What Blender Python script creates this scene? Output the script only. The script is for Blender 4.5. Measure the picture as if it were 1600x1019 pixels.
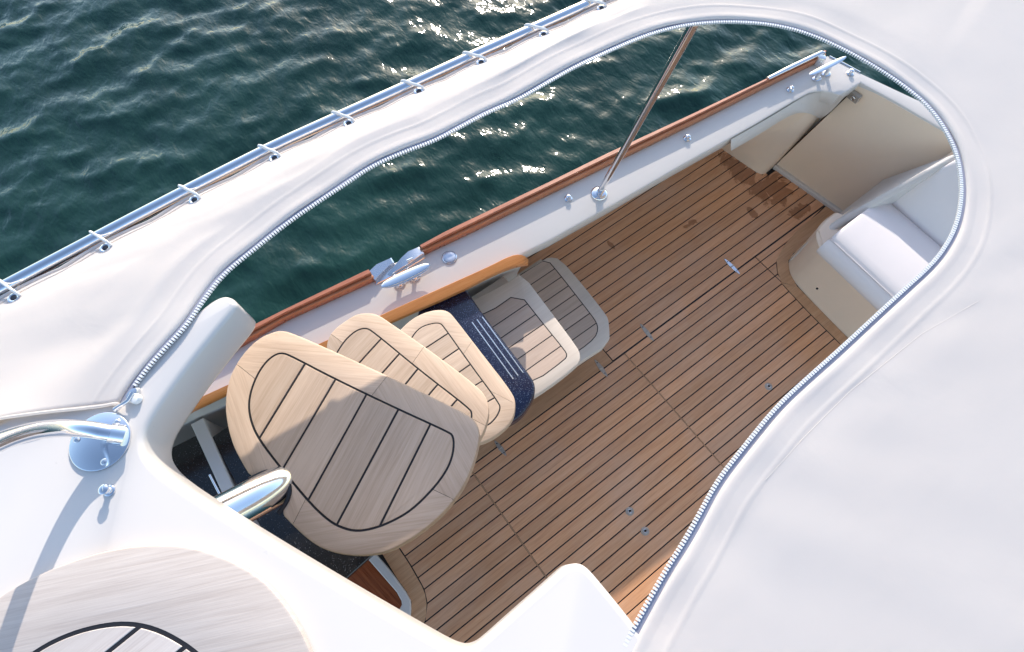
import bpy, bmesh, math, random
import numpy as np
from mathutils import Vector, noise, geometry
R = math.radians
rnd = random.Random(7)
for o in list(bpy.data.objects): bpy.data.objects.remove(o)
scene = bpy.context.scene
COL = scene.collection

# ------------------------------------------------------------------ camera, sky, sun, exposure
CZ, FPX, PITCH, HEAD = 3.0, 900.0, R(66.75), R(53.46)
fw = Vector((math.cos(HEAD)*math.cos(PITCH), math.sin(HEAD)*math.cos(PITCH), -math.sin(PITCH)))
rt = Vector((math.sin(HEAD), -math.cos(HEAD), 0))
upv = rt.cross(fw)
cam = bpy.data.cameras.new('camera'); camo = bpy.data.objects.new('camera', cam); COL.objects.link(camo)
cam.sensor_width = 36; cam.lens = FPX/1600*36; cam.clip_start = 0.05; cam.clip_end = 500
camo.location = (0, 0, CZ); camo.rotation_euler = (math.pi/2-PITCH, 0, HEAD-math.pi/2)
scene.camera = camo
SUN_AZ, SUN_EL = R(52), R(23.2)
world = bpy.data.worlds.new('World'); scene.world = world; world.use_nodes = True
wn = world.node_tree.nodes; wl = world.node_tree.links
sky = wn.new('ShaderNodeTexSky'); sky.sky_type = 'NISHITA'; sky.sun_disc = False
sky.sun_elevation = SUN_EL; sky.sun_rotation = math.pi/2 - SUN_AZ; sky.air_density = 1.0; sky.dust_density = 0.8; sky.ozone_density = 1.0
wl.new(sky.outputs[0], wn['Background'].inputs[0]); wn['Background'].inputs[1].default_value = 0.15
sd = bpy.data.lights.new('sun', 'SUN'); sd.energy = 2.4; sd.angle = R(0.55); sd.color = (1.0, 0.91, 0.785)
so = bpy.data.objects.new('sun', sd); COL.objects.link(so)
so.rotation_euler = Vector((-math.cos(SUN_AZ)*math.cos(SUN_EL), -math.sin(SUN_AZ)*math.cos(SUN_EL), -math.sin(SUN_EL))).to_track_quat('-Z', 'Y').to_euler()
so.location = (6, 7, 8)
scene.view_settings.view_transform = 'Standard'; scene.view_settings.look = 'None'
scene.view_settings.exposure = 1.13; scene.view_settings.gamma = 1
scene.render.engine = 'CYCLES'

# ------------------------------------------------------------------ helpers
def at(px, py, z):
    """world point at height z seen at photograph pixel (px, py)"""
    d = fw*FPX + rt*(px-800) + upv*(509.5-py)
    t = (z-CZ)/d.z
    return Vector((d.x*t, d.y*t, z))
def zp(o, s, pts): return [(o[0]+x/s, o[1]+y/s) for x, y in pts]
def xy(pts, z): return [Vector(at(x, y, z)[:2]) for x, y in pts]
WL = {}; WR = {}
def wloc(o): return WL.get(o.name, Vector((0, 0, 0)))
def empty(name, loc):
    o = bpy.data.objects.new(name, None); COL.objects.link(o); o.location = loc; o.empty_display_size = .05
    WL[o.name] = Vector(loc); return o
def tag(o, label=None, cat=None, group=None, kind=None):
    if label: o['label'] = label
    if cat: o['category'] = cat
    if group: o['group'] = group
    if kind: o['kind'] = kind
    return o
def obj(name, verts, faces, mat, parent=None, origin=None, rotz=0.0, smooth=None):
    V = [Vector(v) for v in verts]
    if origin is None:
        mn = Vector([min(v[i] for v in V) for i in range(3)]); mx = Vector([max(v[i] for v in V) for i in range(3)])
        origin = Vector(((mn.x+mx.x)/2, (mn.y+mx.y)/2, mn.z))
    origin = Vector(origin); c, s = math.cos(rotz), math.sin(rotz)
    L = []
    for v in V:
        d = v-origin; L.append((c*d.x+s*d.y, -s*d.x+c*d.y, d.z))
    me = bpy.data.meshes.new(name); me.from_pydata(L, [], faces); me.validate()
    bm = bmesh.new(); bm.from_mesh(me); bmesh.ops.recalc_face_normals(bm, faces=bm.faces); bm.to_mesh(me); bm.free()
    if smooth:
        for p in me.polygons: p.use_smooth = True
        me.set_sharp_from_angle(angle=R(smooth))
    me.materials.append(mat)
    o = bpy.data.objects.new(name, me); COL.objects.link(o)
    pr = WR.get(parent.name, 0.) if parent else 0.
    d = origin - (wloc(parent) if parent else Vector((0, 0, 0))); c, s = math.cos(pr), math.sin(pr)
    o.location = (c*d.x+s*d.y, -s*d.x+c*d.y, d.z); o.rotation_euler = (0, 0, rotz-pr)
    if parent: o.parent = parent
    WL[o.name] = origin; WR[o.name] = rotz
    return o
def chaikin(pts, n=2, closed=True):
    for _ in range(n):
        q = []
        m = len(pts)
        rng = range(m) if closed else range(m-1)
        if not closed: q.append(pts[0])
        for i in rng:
            a, b = pts[i], pts[(i+1) % m]
            q += [a*.75+b*.25, a*.25+b*.75]
        if not closed: q.append(pts[-1])
        pts = q
    return pts
def area(p): return .5*sum(p[i].x*p[(i+1) % len(p)].y-p[(i+1) % len(p)].x*p[i].y for i in range(len(p)))
def ccw(p): return p if area(p) > 0 else p[::-1]
def inset(p, d):
    """offset a ccw loop inwards by d"""
    n = len(p); out = []
    for i in range(n):
        a, b, c = p[i-1], p[i], p[(i+1) % n]
        e1 = (b-a); e2 = (c-b)
        if e1.length < 1e-9: e1 = e2
        if e2.length < 1e-9: e2 = e1
        e1 = e1.normalized(); e2 = e2.normalized()
        nn = Vector((-e1.y-e2.y, e1.x+e2.x))
        if nn.length < 1e-6: nn = Vector((-e1.y, e1.x))
        nn.normalize(); k = max(.35, nn.dot(Vector((-e1.y, e1.x))))
        out.append(b+nn*(d/k))
    return out
def clip(p, pt, nrm):
    """keep the side of the line where (x-pt).nrm >= 0"""
    out = []
    for i in range(len(p)):
        a, b = p[i], p[(i+1) % len(p)]
        da, db = (a-pt).dot(nrm), (b-pt).dot(nrm)
        if da >= 0: out.append(a)
        if (da >= 0) != (db >= 0): out.append(a+(b-a)*(da/(da-db)))
    return out
def dedupe(p, e=1e-4):
    q = []
    for v in p:
        if not q or (v-q[-1]).length > e: q.append(v)
    if len(q) > 1 and (q[0]-q[-1]).length < e: q.pop()
    return q
def tess(loop): 
    return geometry.tessellate_polygon([[Vector((v.x, v.y, 0)) for v in loop]])
def prism(name, poly, z0, z1, mat, parent=None, rotz=0., ch=.0012, smooth=None, steps=None, convex=True):
    """solid with plan outline poly; steps = [(inset, z), ...] from the bottom up for shaped edges"""
    poly = ccw(dedupe(poly)); n = len(poly)
    if n < 3: return None
    if steps is None: steps = [(0, z0), (0, z1-ch), (ch, z1)]
    verts, faces = [], []
    for d, z in steps:
        lp = inset(poly, d) if d else poly
        verts += [(v.x, v.y, z) for v in lp]
    for k in range(len(steps)-1):
        for i in range(n):
            j = (i+1) % n
            faces.append((k*n+i, k*n+j, (k+1)*n+j, (k+1)*n+i))
    t0 = (len(steps)-1)*n
    if convex:
        faces.append(tuple(range(t0, t0+n))); faces.append(tuple(range(n-1, -1, -1)))
    else:
        for tri in tess([Vector(verts[t0+i][:2]) for i in range(n)]): faces.append(tuple(t0+i for i in tri))
        for tri in tess(poly): faces.append(tuple(reversed(tri)))
    return obj(name, verts, faces, mat, parent, rotz=rotz, smooth=smooth)
def sweep(pts, rad, seg=16, cap=True, flat=None):
    """tube along pts; rad number or list; returns verts, faces"""
    pts = [Vector(p) for p in pts]; n = len(pts)
    rads = rad if isinstance(rad, (list, tuple)) else [rad]*n
    verts, faces = [], []
    t = (pts[1]-pts[0]).normalized()
    ref = Vector((0, 0, 1)) if abs(t.z) < .9 else Vector((1, 0, 0))
    nrm = (ref - t*ref.dot(t)).normalized()
    for i in range(n):
        t = (pts[min(i+1, n-1)]-pts[max(i-1, 0)]).normalized()
        nrm = (nrm - t*nrm.dot(t)).normalized(); b = t.cross(nrm)
        for k in range(seg):
            a = 2*math.pi*k/seg
            verts.append(pts[i]+nrm*(math.cos(a)*rads[i]*(flat or 1))+b*(math.sin(a)*rads[i]))
    for i in range(n-1):
        for k in range(seg):
            k2 = (k+1) % seg
            faces.append((i*seg+k, i*seg+k2, (i+1)*seg+k2, (i+1)*seg+k))
    if cap:
        faces.append(tuple(range(seg-1, -1, -1))); faces.append(tuple((n-1)*seg+k for k in range(seg)))
    return verts, faces
def tube(name, pts, rad, mat, parent=None, seg=16, flat=None, smooth=40, origin=None):
    v, f = sweep(pts, rad, seg, True, flat); return obj(name, v, f, mat, parent, smooth=smooth, origin=origin)
def lathe(name, c, prof, mat, parent=None, seg=28, smooth=40, sx=1, sy=1, rotz=0.):
    c = Vector(c); verts, faces = [], []
    for r, z in prof:
        for k in range(seg):
            a = 2*math.pi*k/seg; verts.append(c+Vector((sx*r*math.cos(a), sy*r*math.sin(a), z)))
    m = len(prof)
    for i in range(m-1):
        for k in range(seg):
            k2 = (k+1) % seg; faces.append((i*seg+k, i*seg+k2, (i+1)*seg+k2, (i+1)*seg+k))
    faces.append(tuple(range(seg-1, -1, -1))); faces.append(tuple((m-1)*seg+k for k in range(seg)))
    if rotz:
        cs, sn = math.cos(rotz), math.sin(rotz)
        verts = [c+Vector((cs*(v-c).x-sn*(v-c).y, sn*(v-c).x+cs*(v-c).y, (v-c).z)) for v in verts]
    return obj(name, verts, faces, mat, parent, smooth=smooth)
def resample(pts, n):
    P = [Vector(p) for p in pts]; s = [0]
    for i in range(1, len(P)): s.append(s[-1]+(P[i]-P[i-1]).length)
    out = []; j = 0
    for k in range(n):
        t = s[-1]*k/(n-1)
        while j < len(P)-2 and s[j+1] < t: j += 1
        f = 0 if s[j+1] == s[j] else (t-s[j])/(s[j+1]-s[j])
        out.append(P[j].lerp(P[j+1], min(1, max(0, f))))
    return out
def interp(tab, x):
    tab = sorted(tab)
    if x <= tab[0][0]: return tab[0][1]
    for (a, b), (c, d) in zip(tab, tab[1:]):
        if x <= c: return b+(d-b)*(x-a)/(c-a)
    return tab[-1][1]
def loft(rows, closed=False):
    n = len(rows[0]); v = [p for r in rows for p in r]; f = []
    for i in range(len(rows)-1):
        for k in range(n if closed else n-1):
            k2 = (k+1) % n; f.append((i*n+k, i*n+k2, (i+1)*n+k2, (i+1)*n+k))
    return v, f

# ------------------------------------------------------------------ materials
class NT:
    def __init__(s, name):
        s.m = bpy.data.materials.new(name); s.m.use_nodes = True
        s.n = s.m.node_tree.nodes; s.l = s.m.node_tree.links; s.b = s.n['Principled BSDF']; s.out = s.n['Material Output']
    def new(s, t, **kw):
        x = s.n.new(t)
        for k, v in kw.items():
            if k.startswith('i_'):
                key = k[2:]; x.inputs[int(key) if key.isdigit() else key].default_value = v
            else: setattr(x, k, v)
        return x
    def link(s, a, b): s.l.new(a, b)
    def set(s, **kw):
        for k, v in kw.items(): s.b.inputs[k.replace('_', ' ')].default_value = v
    def ramp(s, fac, stops):
        r = s.new('ShaderNodeValToRGB'); e = r.color_ramp.elements
        while len(e) < len(stops): e.new(.5)
        for el, (p, c) in zip(e, stops): el.position = p; el.color = (*c, 1)
        s.link(fac, r.inputs[0]); return r.outputs[0]
    def mix(s, fac, a, b, mode='MIX'):
        m = s.new('ShaderNodeMix', data_type='RGBA', blend_type=mode)
        for inp, v in ((0, fac), (6, a), (7, b)):
            if hasattr(v, 'is_linked'): s.link(v, m.inputs[inp])
            elif isinstance(v, (int, float)): m.inputs[inp].default_value = v
            else: m.inputs[inp].default_value = (*v, 1)
        return m.outputs[2]
    def math(s, op, a, b=0., c=0., clamp=False):
        m = s.new('ShaderNodeMath', operation=op, use_clamp=clamp)
        for i, v in enumerate((a, b, c)):
            if hasattr(v, 'is_linked'): s.link(v, m.inputs[i])
            else: m.inputs[i].default_value = v
        return m.outputs[0]
    def bump(s, h, strength, dist, nrm=None):
        b = s.new('ShaderNodeBump'); b.inputs['Strength'].default_value = strength; b.inputs['Distance'].default_value = dist
        s.link(h, b.inputs['Height'])
        if nrm: s.link(nrm, b.inputs['Normal'])
        return b.outputs[0]
    def noise(s, vec, scale, detail=4, rough=.55, dist=0.):
        n = s.new('ShaderNodeTexNoise'); n.inputs['Scale'].default_value = scale; n.inputs['Detail'].default_value = detail
        n.inputs['Roughness'].default_value = rough; n.inputs['Distortion'].default_value = dist
        if vec: s.link(vec, n.inputs['Vector'])
        return n.outputs[0]

def teak(name, dark, mid, light, rough=.55, coat=0., grain=1.0, wet=None, weather=0.0):
    t = NT(name)
    tc = t.new('ShaderNodeTexCoord'); oi = t.new('ShaderNodeObjectInfo')
    off = t.new('ShaderNodeCombineXYZ'); k = t.math('MULTIPLY', oi.outputs['Random'], 37.)
    for i in range(3): t.link(k, off.inputs[i])
    add = t.new('ShaderNodeVectorMath', operation='ADD'); t.link(tc.outputs['Object'], add.inputs[0]); t.link(off.outputs[0], add.inputs[1])
    mp = t.new('ShaderNodeMapping'); mp.inputs['Scale'].default_value = (3.2, 75, 40); t.link(add.outputs[0], mp.inputs[0])
    mp2 = t.new('ShaderNodeMapping'); mp2.inputs['Scale'].default_value = (14, 420, 60); t.link(add.outputs[0], mp2.inputs[0])
    mp3 = t.new('ShaderNodeMapping'); mp3.inputs['Scale'].default_value = (1.6, 9, 9); t.link(add.outputs[0], mp3.inputs[0])
    g1 = t.noise(mp.outputs[0], 1., 5, .6, .9); g2 = t.noise(mp2.outputs[0], 1., 3, .6); g3 = t.noise(mp3.outputs[0], 1., 3, .5, .6)
    f = t.math('ADD', t.math('MULTIPLY', g1, .6), t.math('MULTIPLY', g2, .4))
    f = t.math('ADD', t.math('MULTIPLY', t.math('SUBTRACT', f, .5), grain), .5)
    c = t.ramp(f, [(.28, dark), (.5, mid), (.72, light)])
    # board to board difference and slow blotches
    hv = t.new('ShaderNodeHueSaturation'); t.link(c, hv.inputs['Color'])
    v = t.math('ADD', t.math('MULTIPLY', oi.outputs['Random'], .22), .85)
    v = t.math('MULTIPLY', v, t.math('ADD', t.math('MULTIPLY', g3, .34), .83)); t.link(v, hv.inputs['Value'])
    hv.inputs['Saturation'].default_value = 1.0
    col = hv.outputs[0]
    rg = t.math('ADD', t.math('MULTIPLY', g2, .25), rough-.12)
    if weather:
        geo = t.new('ShaderNodeNewGeometry')
        w = t.noise(geo.outputs['Position'], 2.3, 4, .6, .4)
        w = t.math('MULTIPLY', t.math('MULTIPLY', t.math('SUBTRACT', w, .42), 4., clamp=True), weather)
        col = t.mix(w, col, (.62, .48, .40))
    if wet:
        geo = t.new('ShaderNodeNewGeometry'); mask = None
        nz = t.math('MULTIPLY', t.math('SUBTRACT', t.noise(geo.outputs['Position'], 9., 4, .65, 1.5), .5), 2.6)
        for (x, y, rx, ry) in wet:
            s1 = t.new('ShaderNodeVectorMath', operation='SUBTRACT'); t.link(geo.outputs['Position'], s1.inputs[0]); s1.inputs[1].default_value = (x, y, 0)
            s2 = t.new('ShaderNodeVectorMath', operation='MULTIPLY'); t.link(s1.outputs[0], s2.inputs[0]); s2.inputs[1].default_value = (1/rx, 1/ry, 0)
            ln = t.new('ShaderNodeVectorMath', operation='LENGTH'); t.link(s2.outputs[0], ln.inputs[0])
            d = t.math('SUBTRACT', 1., ln.outputs['Value'])
            mask = d if mask is None else t.math('MAXIMUM', mask, d)
        mk = t.math('MULTIPLY', t.math('ADD', mask, nz), 5., clamp=True)
        wetc = t.mix(1.0, col, (.60, .53, .49), 'MULTIPLY')
        col = t.mix(mk, col, wetc)
        rg = t.math('SUBTRACT', rg, t.math('MULTIPLY', mk, .28))
    t.link(col, t.b.inputs['Base Color']); t.link(rg, t.b.inputs['Roughness'])
    t.link(t.bump(f, .35, .0012), t.b.inputs['Normal'])
    t.set(Coat_Weight=coat, Coat_Roughness=.06)
    t.b.inputs['Specular IOR Level'].default_value = .4
    return t.m
WET = [(2.57, 1.04, .08, .17), (2.66, .80, .12, .12), (2.57, .84, .07, .09), (2.66, .60, .08, .05), (2.05, .93, .045, .018), (2.41, .76, .025, .05), (1.56, 1.10, .014, .045)]
M = {}
M['sole_teak'] = teak('sole_teak', (.51, .22, .105), (.72, .365, .19), (.80, .47, .275), .38, wet=WET, grain=.85, weather=.22)
M['border_teak'] = teak('border_teak', (.42, .21, .105), (.58, .325, .175), (.68, .42, .26), .5, grain=.9)
M['tread_teak'] = teak('tread_teak', (.48, .335, .235), (.64, .475, .355), (.74, .58, .455), .55, grain=.9)
M['grey_teak'] = teak('grey_teak', (.46, .385, .345), (.59, .515, .47), (.68, .61, .565), .62, grain=.85)
M['step_teak'] = teak('step_teak', (.46, .33, .255), (.60, .455, .365), (.69, .56, .465), .55, grain=.7)
M['step_border'] = teak('step_border', (.62, .52, .43), (.72, .62, .53), (.79, .70, .62), .5, grain=.6)
M['mahogany'] = teak('mahogany', (.22, .065, .032), (.36, .125, .065), (.47, .19, .105), .3, coat=.4, grain=.8)
M['handrail_wood'] = teak('handrail_wood', (.56, .175, .045), (.74, .275, .075), (.82, .37, .13), .3, coat=.35, grain=.6)
M['lit_mahogany'] = teak('lit_mahogany', (.36, .11, .04), (.50, .18, .075), (.60, .26, .12), .3, coat=.4, grain=.7)  # brighter copy of the mahogany; light on the inner strip painted in
M['dark_mahogany'] = teak('dark_mahogany', (.13, .028, .010), (.28, .068, .024), (.40, .12, .045), .3, coat=.6, grain=1.)

def plain(name, col, rough=.4, metal=0., bump=None, var=.04, spec=.5, coat=0.):
    t = NT(name); tc = t.new('ShaderNodeTexCoord'); geo = t.new('ShaderNodeNewGeometry')
    n = t.noise(geo.outputs['Position'], 3.1, 4, .6)
    hi = tuple(min(1, c*(1+var)) for c in col); lo = tuple(c*(1-var) for c in col)
    t.link(t.ramp(n, [(.3, lo), (.7, hi)]), t.b.inputs['Base Color'])
    n2 = t.noise(geo.outputs['Position'], 23., 3, .6)
    t.link(t.math('ADD', t.math('MULTIPLY', n2, rough*.4), rough*.8), t.b.inputs['Roughness'])
    t.set(Metallic=metal, Coat_Weight=coat); t.b.inputs['Specular IOR Level'].default_value = spec
    if bump:
        sc, st, ds = bump
        t.link(t.bump(t.noise(geo.outputs['Position'], sc, 4, .55), st, ds), t.b.inputs['Normal'])
    return t.m
M['gelcoat'] = plain('gelcoat', (.655, .613, .582), .3, bump=(5., .03, .02), var=.012)
M['bounce_gelcoat'] = plain('bounce_gelcoat', (.87, .70, .55), .32, bump=(5., .05, .02), var=.03)  # white gelcoat in shade; warm bounce off the teak painted into the colour
M['caulk'] = plain('caulk', (.012, .011, .014), .6)
M['dark_gap'] = plain('dark_gap', (.07, .035, .02), .7)
M['steel'] = plain('steel', (.80, .80, .82), .10, 1., bump=(40., .03, .002))
M['steel_soft'] = plain('steel_soft', (.72, .72, .74), .24, 1., bump=(60., .05, .002))
M['cap'] = plain('cap', (.55, .60, .70), .30, .6)
M['plastic'] = plain('plastic', (.80, .80, .80), .35)
M['tie'] = plain('tie', (.82, .80, .77), .5)
M['tape'] = plain('tape', (.27, .28, .35), .8)  # light tape darkened; the hem's cast shadow is put into its colour
M['rubber'] = plain('rubber', (.012, .013, .02), .45)
M['fastener'] = plain('fastener', (.42, .38, .34), .45, .35, var=.2)
M['cushion'] = plain('cushion', (.80, .75, .755), .48, bump=(260., .12, .0008), var=.02, spec=.35)

def canvas_mat():
    t = NT('canvas'); geo = t.new('ShaderNodeNewGeometry')
    n = t.noise(geo.outputs['Position'], 2.4, 5, .6)
    t.link(t.ramp(n, [(.3, (.88, .84, .82)), (.7, (.90, .865, .85))]), t.b.inputs['Base Color'])
    w = t.noise(geo.outputs['Position'], 900., 2, .5)
    b1 = t.bump(w, .12, .0006)
    f = t.noise(geo.outputs['Position'], 7., 4, .55, .5)
    mpw = t.new('ShaderNodeMapping'); mpw.inputs['Rotation'].default_value = (0, 0, .5); mpw.inputs['Scale'].default_value = (4, 22, 4); t.link(geo.outputs['Position'], mpw.inputs[0])
    wr = t.noise(mpw.outputs[0], 1., 3, .5, 1.2)
    b2 = t.bump(wr, .035, .010, b1)
    t.link(t.bump(f, .16, .012, b2), t.b.inputs['Normal'])
    t.set(Roughness=.85); t.b.inputs['Specular IOR Level'].default_value = .15
    tr = t.new('ShaderNodeBsdfTranslucent'); tr.inputs[0].default_value = (.93, .85, .75, 1)
    mx = t.new('ShaderNodeMixShader'); mx.inputs[0].default_value = .48
    t.link(t.b.outputs[0], mx.inputs[1]); t.link(tr.outputs[0], mx.inputs[2]); t.link(mx.outputs[0], t.out.inputs[0])
    return t.m
M['canvas'] = canvas_mat()
def speckle(name, base, fleck, scale, thr, rough):
    t = NT(name); geo = t.new('ShaderNodeNewGeometry')
    v = t.new('ShaderNodeTexVoronoi'); v.inputs['Scale'].default_value = scale; t.link(geo.outputs['Position'], v.inputs['Vector'])
    sep = t.new('ShaderNodeSeparateColor'); t.link(v.outputs['Color'], sep.inputs[0])
    small = t.math('LESS_THAN', v.outputs['Distance'], .36)
    pick = t.math('GREATER_THAN', sep.outputs[0], thr)
    m = t.math('MULTIPLY', small, pick)
    m = t.math('MULTIPLY', m, sep.outputs[1])
    t.link(t.mix(m, base, fleck), t.b.inputs['Base Color']); t.set(Roughness=rough, Coat_Weight=.15, Coat_Roughness=.08)
    return t.m
M['blue_speckle'] = speckle('blue_speckle', (.005, .009, .036), (.26, .33, .50), 360., .76, .24)
M['black_speckle'] = speckle('black_speckle', (.008, .008, .009), (.16, .16, .17), 260., .80, .25)
def water_mat():
    t = NT('water'); geo = t.new('ShaderNodeNewGeometry')
    mp = t.new('ShaderNodeMapping'); mp.inputs['Rotation'].default_value = (0, 0, -HEAD); mp.inputs['Scale'].default_value = (1.5, .8, 1); t.link(geo.outputs['Position'], mp.inputs[0])
    n = t.noise(mp.outputs[0], 1.1, 4, .5)
    t.link(t.ramp(n, [(.3, (.007, .030, .025)), (.7, (.012, .045, .037))]), t.b.inputs['Base Color'])
    r1 = t.noise(mp.outputs[0], 8.5, 2,  .5, .25); r2 = t.noise(mp.outputs[0], 21., 2, .5, .2)
    b1 = t.bump(r1, .6, .022); t.link(t.bump(r2, .25, .008, b1), t.b.inputs['Normal'])
    t.set(Roughness=.09, IOR=1.333); return t.m
M['water'] = water_mat()

# ------------------------------------------------------------------ the water
def build_water():
    def axis(lo, a, b, hi, fine):
        left = [a-(a-lo)*((i/16)**2.2) for i in range(16, 0, -1)]
        mid = list(np.arange(a, b, fine))
        right = [b+(hi-b)*((i/16)**2.2) for i in range(0, 17)]
        return np.array(left+mid+right)
    xs = axis(-80, -4.5, 8, 90, .028); ys = axis(-80, 1.0, 8.5, 90, .028)
    X, Y = np.meshgrid(xs, ys); Z = np.zeros_like(X); DX = np.zeros_like(X); DY = np.zeros_like(X)
    g = np.random.RandomState(11)
    fade = 1/(1+np.maximum(0, np.hypot(X-2, Y-4)-9)*.25)
    for i in range(130):
        lam = .11*(7.5)**(g.rand()**1.0)
        th = HEAD+math.radians(8)+g.randn()*(.5 if lam > .5 else .75)
        amp = .0026*lam**1.0*(1.35 if .25 < lam < .6 else 1.0)*(.5+g.rand())
        k = 2*math.pi/lam; ph = k*(X*math.cos(th)+Y*math.sin(th))+g.rand()*6.28
        Z += amp*np.cos(ph); DX -= .6*amp*math.cos(th)*np.sin(ph); DY -= .6*amp*math.sin(th)*np.sin(ph)
    Z *= fade; DX *= fade; DY *= fade
    V = np.stack([X+DX, Y+DY, Z-.62], -1).reshape(-1, 3)
    ny, nx = X.shape; idx = np.arange(ny*nx).reshape(ny, nx)
    F = np.stack([idx[:-1, :-1], idx[:-1, 1:], idx[1:, 1:], idx[1:, :-1]], -1).reshape(-1, 4)
    me = bpy.data.meshes.new('water'); me.vertices.add(len(V)); me.vertices.foreach_set('co', V.ravel())
    me.loops.add(F.size); me.loops.foreach_set('vertex_index', F.ravel())
    me.polygons.add(len(F)); me.polygons.foreach_set('loop_start', np.arange(0, F.size, 4)); me.polygons.foreach_set('loop_total', np.full(len(F), 4))
    me.polygons.foreach_set('use_smooth', np.ones(len(F), bool)); me.update(); me.validate()
    me.materials.append(M['water']); o = bpy.data.objects.new('water', me); COL.objects.link(o)
    tag(o, 'dark green choppy water beside the boat', kind='structure')
build_water()

# ------------------------------------------------------------------ cockpit sole
P_ = .0592
XA, XB, XC = .121, 1.168, 2.198
YH = .53
front_curve = [(.60, -.375), (.41, -.372), (.329, -.369), (.272, -.371), (.209, -.373), (.173, -.379), (.134, -.396), (.094, -.424), (.069, -.455), (.02, -.53), (-.02, -.66), (-.06, -.9), (-1.4, -.95)]
bench_in = [(.55, 2.9), (.515, 2.74), (.512, 2.56), (.485, 2.405), (.467, 2.33), (.434, 2.276), (.376, 2.224), (.317, 2.193), (.11, 2.178), (-.13, 2.172), (-1.5, 2.15)]
bench_out = [(.415, 2.55), (.412, 2.40), (.392, 2.334), (.333, 2.282), (.248, 2.252), (-.162, 2.235), (-1.5, 2.22)]
base_poly = [Vector(p) for p in ((-1.3, -1.35), (3.0, -1.35), (3.0, 1.5), (-1.3, 1.5))]
sole = prism('cockpit_sole', base_poly, -.06, 0.004, M['caulk']); tag(sole, 'teak planked cockpit floor with black caulking', kind='structure')
ZT = .008
def plank(quad, mat=None, z1=ZT, name='plank', parent=None):
    return prism(name, [Vector(q) for q in quad], .0045, z1+rnd.uniform(-.0003, .0003), mat or M['sole_teak'], parent or sole, ch=.0008)
G = .0030
def split_row(y0, y1, f0, f1, joint=0.0):
    """one plank row between x = f0(y) and x = f1(y)"""
    a0, a1, b0, b1 = f0(y0+G), f0(y1-G), f1(y0+G), f1(y1-G)
    if max(b0-a0, b1-a1) < .01: return
    b0 = max(b0, a0+.002); b1 = max(b1, a1+.002)
    plank([(a0, y0+G), (b0, y0+G), (b1, y1-G), (a1, y1-G)])
fc = lambda y: interp(front_curve, y)+.003
bi = lambda y: interp(bench_in, y)-.003
k = 0; y = YH - .042
rows = [(YH-.042, YH)]
while y > -1.3: rows.append((y-P_, y)); y -= P_
for (a, b) in rows:
    split_row(a, b, fc, lambda y: XA-.0035); split_row(a, b, lambda y: XA+.0035, lambda y: XB-.0035)
    if a > .30: split_row(a, b, lambda y: XB+.0035, lambda y: XC-.003)
    else: split_row(a, b, lambda y: XB+.0035, bi)
    if a > .30: split_row(a, b, lambda y: XC+.003, lambda y: min(bi(y), 2.87))
# hatch rim strips (thin brown seams between the lifting panels)
for xs_ in (XA, XB): prism('seam', [Vector(p) for p in ((xs_-.0022, -1.3), (xs_+.0022, -1.3), (xs_+.0022, YH-.003), (xs_-.0022, YH-.003))], .0042, .0066, M['border_teak'], sole, ch=.0004)
# hinge board beside the steps, then the outboard rows
plank([(-.445, YH+.004), (1.085, YH+.004), (1.085, .62), (-.445, .62)], M['border_teak'])
y = YH+.004; r = 0
while y < 1.42:
    y2 = y+.0612
    x0 = 1.0915 if r < 2 else 1.0 if y < .72 else .95
    xe = 2.875 if y2 < .95 else 2.70
    plank([(x0, y+G), (xe, y+G), (xe, y2-G), (x0, y2-G)])
    y = y2; r += 1
for q_ in range(3): plank([(-.445, .6224+q_*.0612), (1.085, .6224+q_*.0612), (1.085, .6812+q_*.0612), (-.445, .6812+q_*.0612)])
# curved border boards
def border(inner, outer, name='border_board'):
    prism(name, [Vector((x, y)) for y, x in inner]+[Vector((x, y)) for y, x in reversed(outer)], .0045, ZT, M['border_teak'], sole, ch=.0008, convex=False)
border([(y, x-.003) for y, x in front_curve[:9]], [(.60, -.452), (.301, -.452), (.234, -.447), (.184, -.451), (.144, -.477), (.10, -.56)])
border([(.53, 2.875)]+[(y, x+.003) for y, x in bench_in[1:8]], [(.40, 2.875), (.414, 2.74)]+bench_out[:5])
border([(.314, 2.195), (.11, 2.181), (-.13, 2.175), (-1.3, 2.153)], [(.248, 2.251), (-.162, 2.234), (-1.3, 2.22)])
# recessed hinges and lift rings let into the planks
def hinge(p0, p1, mat, w=.010):
    a, b = at(*p0, .009), at(*p1, .009); d = (b-a); L = d.length; ang = math.atan2(d.y, d.x); c = (a+b)/2
    pts = [Vector((math.cos(t), math.sin(t))) for t in np.linspace(0, 2*math.pi, 25)[:-1]]
    lens = []
    for p in pts:
        u = p.x*L/2; v = p.y*w*(1-.25*abs(p.x)); lens.append(Vector((c.x+u*math.cos(ang)-v*math.sin(ang), c.y+u*math.sin(ang)+v*math.cos(ang))))
    h = prism('hatch_hinge', lens, .006, .0115, mat, sole, ch=.0012, smooth=40)
    for s in (-.6, .6):
        q = c+d*(s*.5); lathe('screw', (q.x, q.y, .0116), [(.0035, 0), (.003, .0008), (.001, .0009)], M['rubber'], h, 10)
    v, f = sweep([c+Vector((-math.sin(ang), math.cos(ang), .1))*0+Vector((-math.sin(ang)*s, math.cos(ang)*s, .003)) for s in (-w, w)], .0035, 8)
    obj('pin', v, f, mat, h, smooth=40)
R2o, R3o, R4o = (700, 600), (900, 480), (1100, 380)
for o_, a, b, m in ((R3o, (443, 115), (537, 232), 'fastener'), (R3o, (128, 362), (218, 482), 'fastener'), (R2o, (322, 392), (404, 497), 'fastener'), (R4o, (140, 108), (248, 215), 'steel_soft')):
    hinge(zp(o_, 4.43, [a])[0], zp(o_, 4.43, [b])[0], M[m], .012)
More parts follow.
